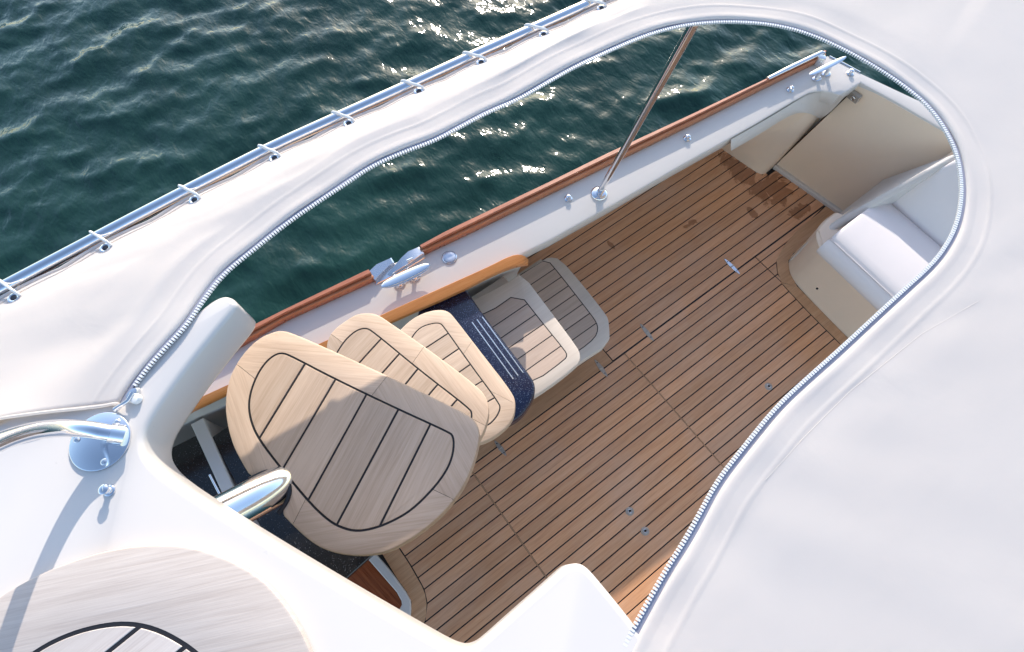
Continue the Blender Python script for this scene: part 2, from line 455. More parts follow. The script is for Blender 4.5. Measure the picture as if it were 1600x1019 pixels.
for px in ((984, 799), (1008, 830), (1201, 604)):
    c = at(*px, .009)
    lr = lathe('lift_ring', (c.x, c.y, .006), [(.021, 0), (.021, .003), (.018, .0045), (.011, .0045), (.010, .003)], M['fastener'], sole, 24)
    v, f = sweep([Vector((c.x+.009*math.cos(t), c.y+.009*math.sin(t), .0105)) for t in np.linspace(.6, 5.7, 16)], .0018, 8); obj('ring', v, f, M['steel_soft'], lr, smooth=40)
    lathe('keyhole', (c.x+.002, c.y+.001, .0090), [(.0055, 0), (.0055, .0016), (.0045, .0018)], M['rubber'], lr, 12)

# ------------------------------------------------------------------ side deck (coaming), hull side and transom
ZB = .75
rail_out_px = [(250, 575), (365, 522), (398.6, 506), (450, 480.5), (560, 427.6), (656, 383), (698, 360), (860, 283), (947, 240), (1080, 178.5), (1200, 121.5), (1286, 80)]
rail_in_px = [(250, 605), (365.6, 549.6), (450, 501), (585, 440), (663, 399), (746, 360), (860, 304), (990.6, 240), (1080, 196.5), (1180, 146), (1289, 92)]
edge_px = [(230, 668), (350, 612), (480, 552), (600, 496), (760, 424), (860, 375), (960, 319), (1060, 261), (1180, 194), (1240, 158), (1264, 145), (1274, 142.5), (1285, 142), (1300, 144.5), (1312, 148.6), (1328, 140), (1345, 129), (1400, 159), (1480, 206), (1600, 276)]
outer_tr_px = [(1293, 88), (1345, 115.5), (1440, 160), (1600, 238)]
RO = [at(*p, .80) for p in rail_out_px]; RI = [at(*p, .752) for p in rail_in_px]
out_loop = [Vector(v[:2]) for v in RO] + [Vector(at(*p, ZB)[:2]) for p in outer_tr_px]
in_loop = [Vector(at(*p, ZB)[:2]) for p in edge_px]
in_loop += [Vector((in_loop[-1].x, -1.3))]; out_loop += [Vector((out_loop[-1].x, -1.3))]
in_loop = [Vector((-1.2, 1.33))]+in_loop; out_loop = [Vector((-1.2, 1.53))]+out_loop
def side_deck():
    loop = in_loop+out_loop[::-1]
    V, F = [], []
    ni = len(in_loop); no = len(out_loop)
    # rounded inner edge: inner loop pulled outboard on top, lip below
    nrm = []
    for i, p in enumerate(in_loop):
        a, b = in_loop[max(0, i-1)], in_loop[min(ni-1, i+1)]; t = (b-a).normalized(); nrm.append(Vector((-t.y, t.x)))
    def ring(off, z): 
        k = len(V); V.extend([(p.x+n.x*off, p.y+n.y*off, z) for p, n in zip(in_loop, nrm)]); return k
    k0 = ring(.012, ZB); top = [Vector((V[k0+i][0], V[k0+i][1])) for i in range(ni)]
    ko = len(V); V.extend([(p.x, p.y, ZB) for p in out_loop])
    idx = list(range(k0, k0+ni))+[ko+no-1-i for i in range(no)]
    for tri in tess(top+out_loop[::-1]): F.append(tuple(idx[i] for i in tri))
    rings = [k0, ring(.0035, ZB-.0035), ring(0, ZB-.012), ring(.012, .672), ring(.018, .664), ring(.035, .660)]
    ks = len(V); V.extend([(p.x+n.x*.33, p.y+n.y*.33+(.0), .655) for p, n in zip(in_loop, nrm)])
    for a, b in zip(rings, rings[1:]):
        for i in range(ni-1): F.append((a+i, a+i+1, b+i+1, b+i))
    # topsides going down to the water
    kb = len(V); V.extend([(p.x, p.y+.10 if i < 13 else p.y, .4) for i, p in enumerate(out_loop)])
    kc = len(V); V.extend([(p.x, p.y+.18 if i < 13 else p.y, -.1) for i, p in enumerate(out_loop)])
    kd = len(V); V.extend([(p.x, p.y+.02 if i < 13 else p.y, -.9) for i, p in enumerate(out_loop)])
    for a, b in ((ko, kb), (kb, kc), (kc, kd)):
        for i in range(no-1): F.append((a+i, a+i+1, b+i+1, b+i))
    F = [f for f in F]
    o = obj('side_deck', V, F, M['gelcoat'], smooth=35); tag(o, 'white moulded side deck and coaming around the cockpit', kind='structure'); return o
deck_side = side_deck()
# soffit and recessed cockpit lining below the coaming lip
def lining():
    pts = [p for p in in_loop if p.x < 2.55]
    v, f = loft([[Vector((p.x, p.y+dy, z)) for p in pts] for dy, z in ((.03, .661), (.20, .645), (.30, .56), (.37, .30), (.40, .0))]); return obj('cockpit_lining', v, f, M['gelcoat'], deck_side, smooth=40)
lining()
# wall below the wooden handrail, forward
def stair_wall():
    rows = []
    for px in ((120, 730), (230, 672), (350, 617), (480, 555), (600, 500), (700, 455), (790, 414), (822, 404)):
        p = at(*px, .76)
        rows.append([Vector((p.x, p.y+.004, .744)), Vector((p.x+.0, p.y+.02, .70)), Vector((p.x+.01, p.y+.075, .5)), Vector((p.x+.02, p.y+.10, .2)), Vector((p.x+.02, p.y+.11, 0.0))])
    last = rows[-1]; rows.append([v+Vector((.012, .03, -.07 if v.z > .72 else 0)) for v in last]); rows.append([v+Vector((.012, .25, -.1 if v.z > .65 else 0)) for v in last])
    v, f = loft(rows); return obj('stair_wall', v, f, M['gelcoat'], deck_side, smooth=40)
stair_wall()

# transom wall, quarter panel and door
tr = empty('transom', (2.85, .3, 0)); tag(tr, 'white transom wall, warm bounced light in its colour, closing the cockpit aft', kind='structure')
def quarter():
    bot = [Vector((2.60, 1.36, 0)), Vector((2.62, 1.19, 0)), Vector((2.64, 1.06, 0)), Vector((2.655, .955, 0)), Vector((2.672, .927, 0)), Vector((2.70, .921, 0)), Vector((2.767, .928, 0))]
    tp = [(1150, 226, .668), (1183, 207, .668), (1213, 188, .668), (1246, 174.5, .664), (1258, 175, .64), (1270, 178, .55), (1281, 185, .41)]
    top = [at(*p) for p in tp]
    sm_ = lambda L: resample(chaikin(L, 2, False), 32)
    bot, top = sm_(bot), sm_(top)
    rows = [[b.lerp(t, s) for b, t in zip(bot, top)] for s in (0, .15, .4, .7, 1)]
    rows.append([t_+Vector((.02, .05, .04)) if t_.x < 2.62 else t_+Vector((.010, .004, .006)) for t_ in top])
    v, f = loft(rows); obj('quarter_panel', v, f, M['bounce_gelcoat'], tr, smooth=50)
    # moulded shoulder between quarter panel, door edge and deck edge
    a = sm_([at(px_, py_, .742) for px_, py_ in ((1142, 218), (1180, 196.5), (1213, 177), (1236, 163), (1252, 153.5), (1264, 147), (1280, 143.5), (1298, 145), (1319, 152))])
    b = sm_([at(*p) for p in ((1142, 235, .660), (1180, 213, .660), (1213, 192, .662), (1232, 181, .662), (1246, 175.6, .66), (1258, 175, .64), (1268, 177.5, .57), (1275, 181, .49), (1282, 186, .41))])
    b = [p+Vector((-.003, -.003, 0)) for p in b]
    v, f = loft([a]+[[x.lerp(t, s)+Vector((-.008, -.008, 0))*math.sin(math.pi*s) for x, t in zip(a, b)] for s in (.25, .5, .75)]+[b]); obj('quarter_shoulder', v, f, M['gelcoat'], tr, smooth=60)
quarter()
def slab(name, quad, th, mat, parent):
    q = [Vector(p) for p in quad]; n = (q[1]-q[0]).cross(q[3]-q[0]).normalized()
    if n.x < 0: n = -n
    c = sum(q, Vector())/4
    fr = [p.lerp(c, .006) for p in q]; md = [p+n*.004 for p in q]; bk = [p+n*th for p in q]
    v = fr+md+bk
    f = [(0, 1, 2, 3), (11, 10, 9, 8)]
    for a in (0, 4):
        for i in range(4): j = (i+1) % 4; f.append((a+i, a+j, a+4+j, a+4+i))
    return obj(name, v, f, mat, parent)
BL, TL = at(1211.5, 258, .022), at(1343.5, 131.5, .737)
door = slab('transom_door', [BL, Vector((2.878, .20, .022)), at(1530, 238, .742), TL], .045, M['bounce_gelcoat'], tr); door['label'] = 'white transom door, warm bounced light in its colour, with a small latch in its top corner'
slab('transom_panel', [Vector((2.885, .37, .0)), Vector((2.89, -1.3, .0)), Vector((2.90, -1.3, .74)), Vector((2.905, .24, .74))], .03, M['bounce_gelcoat'], tr)
slab('door_gap', [at(1208, 258, .01)+Vector((.02, 0, 0)), Vector((2.905, .18, .01)), at(1528, 238, .735)+Vector((.022, 0, 0)), at(1342, 130, .735)+Vector((.022, 0, 0))], .01, M['dark_gap'], tr)
lc = at(1336, 150, .68)+Vector((-.012, 0, 0))
lp = obj('latch', *(lambda v: (v, [(0, 1, 2, 3), (4, 7, 6, 5), (0, 4, 5, 1), (1, 5, 6, 2), (2, 6, 7, 3), (3, 7, 4, 0)]))([lc+Vector((x, y, z)) for x in (-.006, .02) for y, z in ((.03, -.02), (-.03, -.02), (-.03, .02), (.03, .02))]), M['fastener'], door)
v, f = sweep([lc+Vector((-.012, .01*math.cos(t)-.004, .010*math.sin(t))) for t in np.linspace(0, 6.28, 15)], .0028, 8); obj('pull_ring', v, f, M['steel_soft'], door, smooth=40)
# door sill
S0, S1 = at(1210, 259, .034), at(1322, 338, .034)
t = (S1-S0).normalized(); nn = Vector((-t.y, t.x, 0)); nn = nn if nn.x < 0 else -nn
prism('door_sill', [Vector((S0+nn*0)[:2]), Vector((S1)[:2]), Vector((S1-nn*.03)[:2]), Vector((S0-nn*.03)[:2])], .004, .034, M['gelcoat'], tr, ch=.006)

# ------------------------------------------------------------------ flybridge deck with the stairwell notch
ZF = 2.05
arm_in = [Vector(p) for p in ((-.134, .672), (-.136, .658), (-.196, .632), (-.254, .605))]
arm_in += xy([(299, 638.5), (274.5, 676), (267, 694), (265.5, 707), (270, 725.5), (290, 748), (340, 782), (440, 844), (540, 904), (640, 962), (700, 996)], 1.965)
arm_in += xy([(715, 1004), (727, 1007), (740, 1004), (752, 996), (800, 953), (850, 909), (872, 889)], 1.975)
arm_in += xy([(884, 883), (897, 880), (908, 882), (920, 891), (950, 927), (984, 969), (1010, 1004)], 2.03)
arm_out = [Vector(p) for p in ((-.345, .632), (-.307, .653), (-.275, .668), (-.234, .684), (-.195, .694), (-.165, .698), (-.148, .695), (-.138, .686))]
arm_l = [Vector((-.60, .70)), Vector((-.50, .70)), Vector((-.43, .66)), Vector((-.38, .632))]
deck_loop = chaikin(dedupe(arm_l+arm_out+arm_in), 2, False) + [Vector((.16, -.32)), Vector((.16, -1.9)), Vector((-2.2, -1.9)), Vector((-2.2, .75)), Vector((-.75, .75))]
deck_loop = ccw(dedupe(deck_loop))
ER = .011
fly = prism('flybridge_deck', deck_loop, 1.93, ZF, M['gelcoat'], convex=False, smooth=50,
            steps=[(.03, 1.93), (.008, 1.945), (.0, 1.962), (0, ZF-ER), (ER*.13, ZF-ER*.5), (ER*.5, ZF-ER*.13), (ER, ZF)])
fl_in = [Vector(p) for p in ((-1.2, .70), (-.60, .66), (-.44, .62), (-.345, .60), (-.275, .640), (-.22, .662), (-.17, .672))]; fl_out = [Vector(p) for p in ((-1.2, .90), (-.60, .90), (-.44, .88), (-.345, .84), (-.275, .78), (-.22, .74), (-.165, .70))]
prism('deck_flange', fl_in+fl_out[::-1], 1.955, 1.985, M['gelcoat'], fly, convex=False, ch=.006)
tag(fly, 'white flybridge deck with rounded stairwell cut-out', kind='structure')

# ------------------------------------------------------------------ toe rail along the deck edge
def toe_rail(x0, x1, label, strip=False):
    n = 40
    def line(L, x):
        return Vector((x, interp([(p.x, p.y) for p in L], x)))
    xs_ = np.linspace(x0, x1, n); rows = []
    for x in xs_:
        O, I = line(RO, x), line(RI, x); I = I if I.y < O.y-.02 else Vector((x, O.y-.02))
        f = lambda s: O.lerp(I, s)
        prof = [(f(0), .752), (f(-.02), .765), (f(-.02), .794), (f(.06), .801), (f(.55), .803), (f(.60), .800), (f(.61), .784), (f(.645), .783), (f(.66), .788), (f(.93), .785), (f(1.0), .778), (f(1.0), .752)]
        rows.append([Vector((p.x, p.y, z)) for p, z in prof])
    v, f = loft(rows); m = len(rows[0])
    f += [tuple(range(m)), tuple((n-1)*m+i for i in range(m-1, -1, -1))]
    t = empty('toe_rail', ((x0+x1)/2, rows[n//2][0].y, .75)); tag(t, label, 'rail', 'mahogany toe rails')
    c = obj('rail_cap', v, f, M['mahogany'], t, smooth=40)
    led = [[r_[8]+Vector((0, 0, .0012)), r_[9]+Vector((0, 0, .0012)), r_[10]+Vector((0, -.0012, .0)), r_[11]+Vector((0, -.0012, .001))] for r_ in rows]
    v, f = loft(led); lo = obj('inner_ledge', v, f, M['lit_mahogany'], t, smooth=40); md = lo.modifiers.new('thickness', 'SOLIDIFY'); md.thickness = .003; md.offset = -1
    # dark groove line along the cap
    g = [Vector((r_[6].x, r_[6].y, .7835)).lerp(Vector((r_[7].x, r_[7].y, .7835)), .5) for r_ in rows]
    tube('groove', g, .0022, M['dark_gap'], t, 6)
    return t
xa, xb = at(581, 430, .77).x, at(660, 392, .77).x
toe_rail(-1.1, xa, 'varnished mahogany toe rail forward of the silver mooring fairlead')
tr2 = toe_rail(xb, at(1287, 88, .77).x, 'long varnished mahogany toe rail running aft from the fairlead to the stern')
sp = [at(*p, .806) for p in ((1200, 122.5), (1230, 107.5), (1260, 93), (1284, 81.5), (1289, 83))]
tube('rub_strip', sp, [.009, .012, .012, .012, .008], M['steel_soft'], tr2, 12, flat=.6)
e0 = at(1283, 88, .80); lathe('end_cap', (e0.x, e0.y, .753), [(.030, 0), (.030, .04), (.026, .05), (.012, .053)], M['steel_soft'], tr2, 20, sx=.75)
tube('edge_strip', [at(*p, .752) for p in ((1296, 88), (1318, 99), (1344, 113))], .006, M['steel_soft'], tr2, 10, flat=.6)

# fairlead between the two rails
fl = empty('mooring_fairlead', at(620, 410, .75)); tag(fl, 'polished silver mooring fairlead set between the two toe rails', 'fairlead')
def wedge(name, px, z0, z1s, mat, parent):
    n = len(px); lo = [at(*p, z0) for p in px]; up_ = []
    for p, z1 in zip(px, z1s):
        q = at(*p, z0); up_.append(Vector((q.x, q.y, z1)))
    c = sum(up_, Vector())/n
    top = [p.lerp(c, .10)+Vector((0, 0, .004)) for p in up_]
    v = lo+up_+top; f = [tuple(range(n-1, -1, -1)), tuple(2*n+i for i in range(n))]
    for a in (0, n):
        for i in range(n): j = (i+1) % n; f.append((a+i, a+j, a+n+j, a+n+i))
    return obj(name, v, f, mat, parent, smooth=30)
wedge('base_plate', [(580, 431), (655, 396), (665, 404), (625, 428), (588, 446)], .7505, [.756]*5, M['steel_soft'], fl)
wedge('horn', [(577, 430), (590, 418), (613, 407), (617, 413), (604, 424), (588, 442)], .756, [.783, .783, .780, .772, .772, .779], M['steel_soft'], fl)
wedge('horn', [(628, 406), (640, 397), (656, 391), (664, 401), (640, 416), (612, 432), (606, 430)], .756, [.774, .783, .786, .784, .775, .766, .765], M['steel_soft'], fl)
v, f = sweep([at(636, 408, .785), at(645, 404, .785)], .006, 12); obj('roller', v, f, M['steel'], fl, smooth=40)

# cleats
def cleat(pa, pb, zc, label, legs, width=.020):
    a, b = at(*pa, zc), at(*pb, zc); d = b-a; L = d.length; ang = math.atan2(d.y, d.x); c = (a+b)/2
    e = empty('mooring_cleat', (c.x, c.y, ZB)); tag(e, label, 'cleat', 'mooring cleats')
    n = 15; pts, rad = [], []
    for i in range(n):
        s = -1+2*i/(n-1); pts.append(c+d*(s/2)+Vector((0, 0, .006*abs(s)**3))); rad.append(width*(.28+.72*math.sqrt(max(0, 1-abs(s)**2.2))) if abs(s) < 1 else width*.25)
    v, f = sweep(pts, rad, 14, True, .30); obj('horn_bar', v, f, M['steel'], e, smooth=50)
    for s in (-legs, legs):
        q = c+d*s
        lathe('leg', (q.x, q.y, ZB+.0065), [(.0125, 0), (.010, .010), (.009, zc-ZB-.012)], M['steel'], e, 16)
        lathe('foot', (q.x, q.y, ZB+.001), [(.020, 0), (.020, .004), (.014, .007)], M['steel'], e, 20, sx=1.3, rotz=ang)
    return e
cleat((597, 449), (671, 415), .795, 'silver mooring cleat beside the wooden handrail and fairlead', .16, .026)
cleat((1264, 118), (1321, 90), .815, 'silver mooring cleat near the stern corner of the side deck', .13, .015)
# filler cap
c = at(702.5, 403, ZB); fcap = empty('filler_cap', (c.x, c.y, ZB)); tag(fcap, 'round flush deck filler cap on the side deck near the handrail', 'cap')
lathe('flange', (c.x, c.y, ZB+.0005), [(.034, 0), (.034, .004), (.031, .006), (.028, .0045)], M['steel_soft'], fcap, 32)
lathe('lid', (c.x, c.y, ZB+.003), [(.027, 0), (.027, .005), (.024, .007), (.010, .0068), (.001, .0068)], M['cap'], fcap, 32)
# canopy studs on the side deck
for px, lab in (((888, 311), 'small steel canopy stud on the side deck beside the pole foot'), ((1073.5, 217), 'small steel canopy stud on the side deck halfway to the stern'),
                ((1234.5, 141), 'small steel canopy stud on the side deck just before the stern cleat'), ((1328, 115), 'small steel canopy stud on the stern corner above the transom door')):
    c = at(*px, ZB); e = empty('canopy_stud', (c.x, c.y, ZB)); tag(e, lab, 'stud', 'canopy studs on the side deck')
    lathe('base', (c.x, c.y, ZB+.0005), [(.019, 0), (.019, .003), (.014, .006), (.011, .007)], M['steel'], e, 20)
    lathe('head', (c.x, c.y, ZB+.0072), [(.008, 0), (.008, .006), (.0125, .008), (.0125, .013), (.009, .016), (.002, .017)], M['steel'], e, 20)
    v, f = sweep([Vector((c.x-.011, c.y-.004, ZB+.021)), Vector((c.x+.011, c.y+.004, ZB+.021))], .0022, 8); obj('turn_bar', v, f, M['steel'], e, smooth=40)
# canopy pole
b = at(936, 303, ZB); top = at(1086, 34, 2.0)
pole = empty('canopy_pole', (b.x, b.y, ZB)); tag(pole, 'slanting steel canopy pole rising from a round foot on the side deck', 'pole')
d = (top-b).normalized()
tube('pole_tube', [b+Vector((0, 0, .012)), b+d*.5, top], .0135, M['steel'], pole, 20)
tube('socket', [b+Vector((0, 0, .006)), b+d*.055], .0172, M['steel'], pole, 20)
lathe('base_plate', (b.x, b.y, ZB+.0005), [(.040, 0), (.040, .004), (.036, .009), (.025, .013), (.012, .014)], M['steel'], pole, 32)
# wooden handrail on the coaming
hr = empty('wooden_handrail', at(600, 495, ZB)); tag(hr, 'orange varnished wooden handrail on the coaming above the steps', 'handrail')
def handrail():
    co = [(120, 705), (235, 656), (350, 603), (480, 545), (600, 489), (700, 444), (765, 415), (790, 402), (806, 396.5), (818, 398), (825, 405)]
    ci = [(120, 735), (235, 682), (305, 636), (480, 562), (610, 503), (718, 456), (772, 428), (797, 418), (812, 414), (821, 413), (825.5, 410)]
    A = chaikin([at(*p, .80) for p in co], 1, False); B = chaikin([at(*p, .79) for p in ci], 1, False)
    def build(a, b, nm, mt):
        rows = []
        for p, q in zip(a, b):
            rows.append([Vector((p.x, p.y, .754)), Vector((p.x, p.y, .795)), p.lerp(q, .12)+Vector((0, 0, .004)), p.lerp(q, .8)+Vector((0, 0, .004)), Vector((q.x, q.y, .792)), Vector((q.x, q.y, .772)), Vector((q.x, q.y, .765)).lerp(Vector((p.x, p.y, .765)), .12), Vector((p.x, p.y, .754)).lerp(Vector((q.x, q.y, .754)), .75)])
        v, f = loft(rows, True); m = len(rows[0]); f += [tuple(range(m-1, -1, -1)), tuple((len(rows)-1)*m+i for i in range(m))]
        return obj(nm, v, f, mt, hr, smooth=45, rotz=-.15)
    kk = 13
    build(A[:kk], B[:kk], 'rail_length', M['handrail_wood']); build([p for p in A[kk-1:]], [p for p in B[kk-1:]], 'rail_end', M['handrail_wood'])
handrail()

# ------------------------------------------------------------------ bench in the aft corner
bench = empty('cockpit_bench', (2.5, -.4, 0)); tag(bench, 'aft cockpit bench, white with warm bounced light in its colour, with pale lavender cushions under the canvas', 'bench')
def bench_build():
    low = [Vector((x, y)) for y, x in [(.411, 2.50)]+bench_out[1:]]; up_ = []
    for p in low: up_.append(p)
    ft = at(1278, 396, .385); fr = at(1368, 490, .385); dx = (ft.x+fr.x)/2-2.25
    rows = []
    for s, z, o_ in ((0, .004, 0), (.02, .02, .0), (.3, .12, .002), (.9, .30, -.004), (1, .345, -.008), (1.02, .358, .002), (1.02, .362, .05)):
        rows.append([Vector((p.x+o_*(1 if p.x < 2.33 else .4), p.y-(.012*s if p.y > .3 else 0)-(o_ if p.y > .3 else 0), z)) for p in chaikin(low, 2, False)])
    v, f = loft(rows); obj('bench_base', v, f, M['bounce_gelcoat'], bench, smooth=45)
    prism('seat_board', [Vector((2.255, -1.3)), Vector((2.88, -1.3)), Vector((2.88, .36)), Vector((2.33, .375)), Vector((2.275, .30))], .33, .362, M['bounce_gelcoat'], bench)
    # cushions as extruded profiles along Y
    def cushion(name, prof, y0, y1, skew=0.0, lean=0.):
        ys_ = [y0, y0+.006, y0+.02, y0+.05, (y0+y1)/2, y1-.05, y1-.02, y1-.006, y1]
        sc = [.90, .96, .99, 1, 1, 1, .99, .96, .90]
        cx = sum(p[0] for p in prof)/len(prof); cz = sum(p[1] for p in prof)/len(prof)
        rows = [[Vector((cx+(x-cx)*s+skew*(yy-y1), yy-lean*max(0, z-.45)*max(0, (yy-y0)/(y1-y0)), cz+(z-cz)*s)) for x, z in prof] for yy, s in zip(ys_, sc)]
        v, f = loft(rows, True); m = len(prof); f += [tuple(range(m-1, -1, -1)), tuple((len(rows)-1)*m+i for i in range(m))]
        return obj(name, v, f, M['cushion'], bench, smooth=60)
    xs0, xs1 = at(1304, 379.5, .45).x, at(1389.5, 315, .45).x
    yL = .300
    sk = (at(1400, 469, .45).x-xs0)/(at(1400, 469, .45).y-at(1304, 379.5, .45).y)
    cushion('seat_front', [(2.244, .345), (2.228, .350), (2.217, .362), (2.211, .378), (2.211, .394), (2.216, .411), (2.226, .427), (2.241, .441), (2.258, .450), (xs0-.006, .453), (xs0-.0015, .446), (xs0-.0015, .363)], -1.25, yL, sk)
    cushion('seat_cushion', [(xs0+.0015, .363), (xs0+.0015, .446), (xs0+.006, .455), (xs0+.02, .464), (xs0+.06, .476), ((xs0+xs1)/2, .486), (xs1-.07, .476), (xs1-.008, .455), (xs1-.002, .446), (xs1-.002, .363)], -1.25, yL, sk)
    cushion('back_cushion', [(xs1+.002, .40), (xs1+.004, .450), (xs1+.012, .475), (xs1+.07, .60), (xs1+.13, .70), (xs1+.165, .742), (xs1+.19, .75), (xs1+.23, .74), (xs1+.23, .40)], -1.25, yL-.01, sk, lean=.30)
    for x in (xs0,): tube('piping', [Vector((x+sk*(yy-yL), yy, .4525)) for yy in np.linspace(-1.22, yL-.012, 12)], .0026, M['cushion'], bench, 8)
    # side wall between the bench and the door passage
    st = [(2.33, .370, .388, .350), (2.37, .366, .400, .356), (2.41, .362, .405, .372)]
    for t_ in np.linspace(0, 1, 7):
        k_ = at(1318+172*t_, 338-97*t_, 0.)/3.; x_ = 2.46+.415*t_; z_ = 3-x_/k_.x; st.append((x_, k_.y*(3-z_), .408-.015*t_, z_))
    rows = []
    for x, yt, yb, zt in st:
        w = .032
        rows.append([Vector((x, yb, .006)), Vector((x, yb-.004, zt*.5)), Vector((x, yt+.008, zt-.02)), Vector((x, yt, zt-.004)), Vector((x, yt-.012, zt)), Vector((x, yt-w+.012, zt)), Vector((x, yt-w, zt-.008)), Vector((x, yt-w-.004, .36))])
    cols = [chaikin([r_[q] for r_ in rows], 2, False) for q in range(len(rows[0]))]; rows = [list(r_) for r_ in zip(*cols)]
    v, f = loft(rows); m = len(rows[0]); f += [tuple(range(m)), tuple((len(rows)-1)*m+i for i in range(m))]
    obj('bench_side', v, f, M['gelcoat'], bench, smooth=50)
    c = at(1277.5, 450.5, .2); lathe('drain_hole', (at(1277.5, 450.5, .2).x-.004, c.y, .2), [(.006, -.002), (.006, .003), (.003, .004)], M['rubber'], bench, 12)
bench_build()

# ------------------------------------------------------------------ steps: two teak steps and a blue speckled one
steps = empty('cockpit_steps', (.8, .8, 0)); tag(steps, 'low teak steps and a dark blue speckled step below the winding stair', 'steps')
def inlaid(name, outline, inlay, z1, th, border_mat, plank_mat, lines, parent, zb=None, cg=.0024, rad=.006, joints=None, rot=None, smooth_in=2, smooth_out=2):
    """a board with a wooden border and black-caulked inlay planks; lines = [(p, q)] caulk lines inside the inlay"""
    outl = ccw(dedupe(chaikin(outline, smooth_out))); inl = ccw(dedupe(chaikin(inlay, smooth_in)))
    cen = sum(inl, Vector((0, 0)))/len(inl)
    ring_in = inset(inl, -cg)
    def ray(loop, a):
        d = Vector((math.cos(a), math.sin(a))); best = 0
        for i in range(len(loop)):
            p, q = loop[i]-cen, loop[(i+1) % len(loop)]-cen; e = q-p; den = d.x*e.y-d.y*e.x
            if abs(den) < 1e-12: continue
            t_ = (p.x*e.y-p.y*e.x)/den; u = (p.x*d.y-p.y*d.x)/den
            if -1e-6 <= u <= 1+1e-6 and t_ > best: best = t_
        return cen+d*best
    angs = sorted(set([round(math.atan2(p.y-cen.y, p.x-cen.x), 4) for p in ring_in+outl]))
    I = [ray(ring_in, a) for a in angs]; O = [ray(outl, a) for a in angs]; n = len(angs)
    z0 = zb if zb is not None else z1-th
    Oi = inset(O, rad); Oh = inset(O, rad*.3)
    prof = [[Vector((p.x, p.y, z)) for p in lp] for lp, z in ((I, z0), (I, z1-.006), (I, z1-.0006), (Oi, z1), (Oh, z1-rad*.3), (O, z1-rad), (O, z0+rad*.7), (Oi, z0))]
    if joints is None:
        v, f = loft(prof[1:], True); f.append(tuple(range(6*n+n-1, 6*n-1, -1)))
        part = obj(name, v, f, border_mat, parent, smooth=40, rotz=rot or 0)
        prism('caulk', ring_in, z1-.006, z1-.0012, M['caulk'], part, ch=.0002)
    else:
        part = prism(name, inset(O, .003), z0+.001, z1-.0016, M['caulk'], parent, rotz=rot or 0, convex=False, ch=.0002)
        cuts = sorted(min(range(n), key=lambda q: abs(angs[q]-a_)) for a_ in joints)
        for ci, st_ in enumerate(cuts):
            en = cuts[(ci+1) % len(cuts)]; en = en if en > st_ else en+n
            ks_ = [q % n for q in range(st_, en+1)]
            R_ = [[prof[r_][q].copy() for r_ in range(len(prof))] for q in ks_]
            for e_, nb in ((0, 1), (-1, -2)):
                tt = R_[nb][3]-R_[e_][3]; tt = tt.normalized()*.0005 if tt.length > 1e-6 else tt
                R_[e_] = [p+tt for p in R_[e_]]
            v, f = loft(R_, True); m_ = len(prof); f += [tuple(range(m_)), tuple((len(R_)-1)*m_+q for q in range(m_-1, -1, -1))]
            tg = R_[-1][3]-R_[0][3]
            obj('border_board', v, f, border_mat, part, smooth=40, rotz=math.atan2(tg.y, tg.x))
    base = inset(inl, cg)
    pieces = [base]
    for a, b in lines:
        d = (b-a).normalized(); nrm = Vector((-d.y, d.x)); new = []
        for pc in pieces:
            s_ = [(p-a).dot(nrm) for p in pc]
            if min(s_) > -cg or max(s_) < cg: new.append(pc); continue
            new.append(clip(pc, a+nrm*cg, nrm)); new.append(clip(pc, a-nrm*cg, -nrm))
        pieces = [q for q in new if len(q) > 2 and abs(area(q)) > 2e-5]
    d0 = lines[0][1]-lines[0][0]; ra = math.atan2(d0.y, d0.x)
    for pc in pieces: prism('plank', pc, z1-.005, z1+rnd.uniform(-.0004, .0002), plank_mat, part, rotz=ra, ch=.0008)
    return part
def LN(pairs, o, s, z): return [tuple(Vector(at(*p, z)[:2]) for p in zp(o, s, pr)) for pr in pairs]
R8 = (740, 370)
def hl(x0, x1, ys_): return [(Vector((x0, y)), Vector((x1, y))) for y in ys_]
# lowest step
Z1 = .24
o1 = xy(zp(R8, 4.43, [(470, 165), (520, 138), (600, 150), (760, 335), (905, 520), (930, 560), (938, 600), (944, 735), (740, 868), (600, 960)]), Z1)+[Vector((.55, .59)), Vector((.55, 1.19))]
i1 = xy(zp(R8, 4.43, [(400, 215), (505, 152), (600, 265), (800, 522), (850, 590), (862, 640), (840, 700), (740, 782)]), Z1)+[Vector((.74, .655)), Vector((.74, 1.17))]
Y1 = [at(*p, Z1).y for p in zp(R8, 4.43, [(545, 232), (600, 283), (648, 345), (697, 402), (755, 465), (803, 530), (850, 597)])]
inlaid('step', o1, i1, Z1, .2, M['step_border'], M['step_teak'], hl(.6, 1.2, Y1), steps, zb=Z1-.045, smooth_in=1, smooth_out=1)
prism('riser', [Vector(p) for p in ((.5, .72), (1.02, .72), (1.08, .80), (1.09, 1.2), (.5, 1.2))], .005, Z1-.045, M['step_border'], steps, convex=False)
# second step
Z2 = .60
o2 = xy(zp(R8, 4.43, [(262, 305), (328, 240), (560, 550), (720, 765), (740, 815), (735, 865), (700, 900), (590, 990), (430, 1100)]), Z2)+[Vector((.40, .52)), Vector((.40, 1.06))]
i2 = xy(zp(R8, 4.43, [(100, 530), (310, 383), (480, 600), (630, 785), (648, 820), (632, 850), (430, 1000)]), Z2)+[Vector((.50, .60)), Vector((.50, .985))]
Y2 = [at(*p, Z2).y for p in zp(R8, 4.43, [(370, 465), (425, 540), (482, 605), (540, 683), (595, 763)])]
inlaid('step', o2, i2, Z2, .30, M['step_border'], M['step_teak'], hl(.45, .9, Y2), steps, zb=Z2-.05, smooth_in=1, smooth_out=1)
prism('riser', [Vector(p) for p in ((.38, .72), (.72, .72), (.75, .80), (.75, 1.08), (.38, 1.08))], .005, Z2-.051, M['step_border'], steps, convex=False)
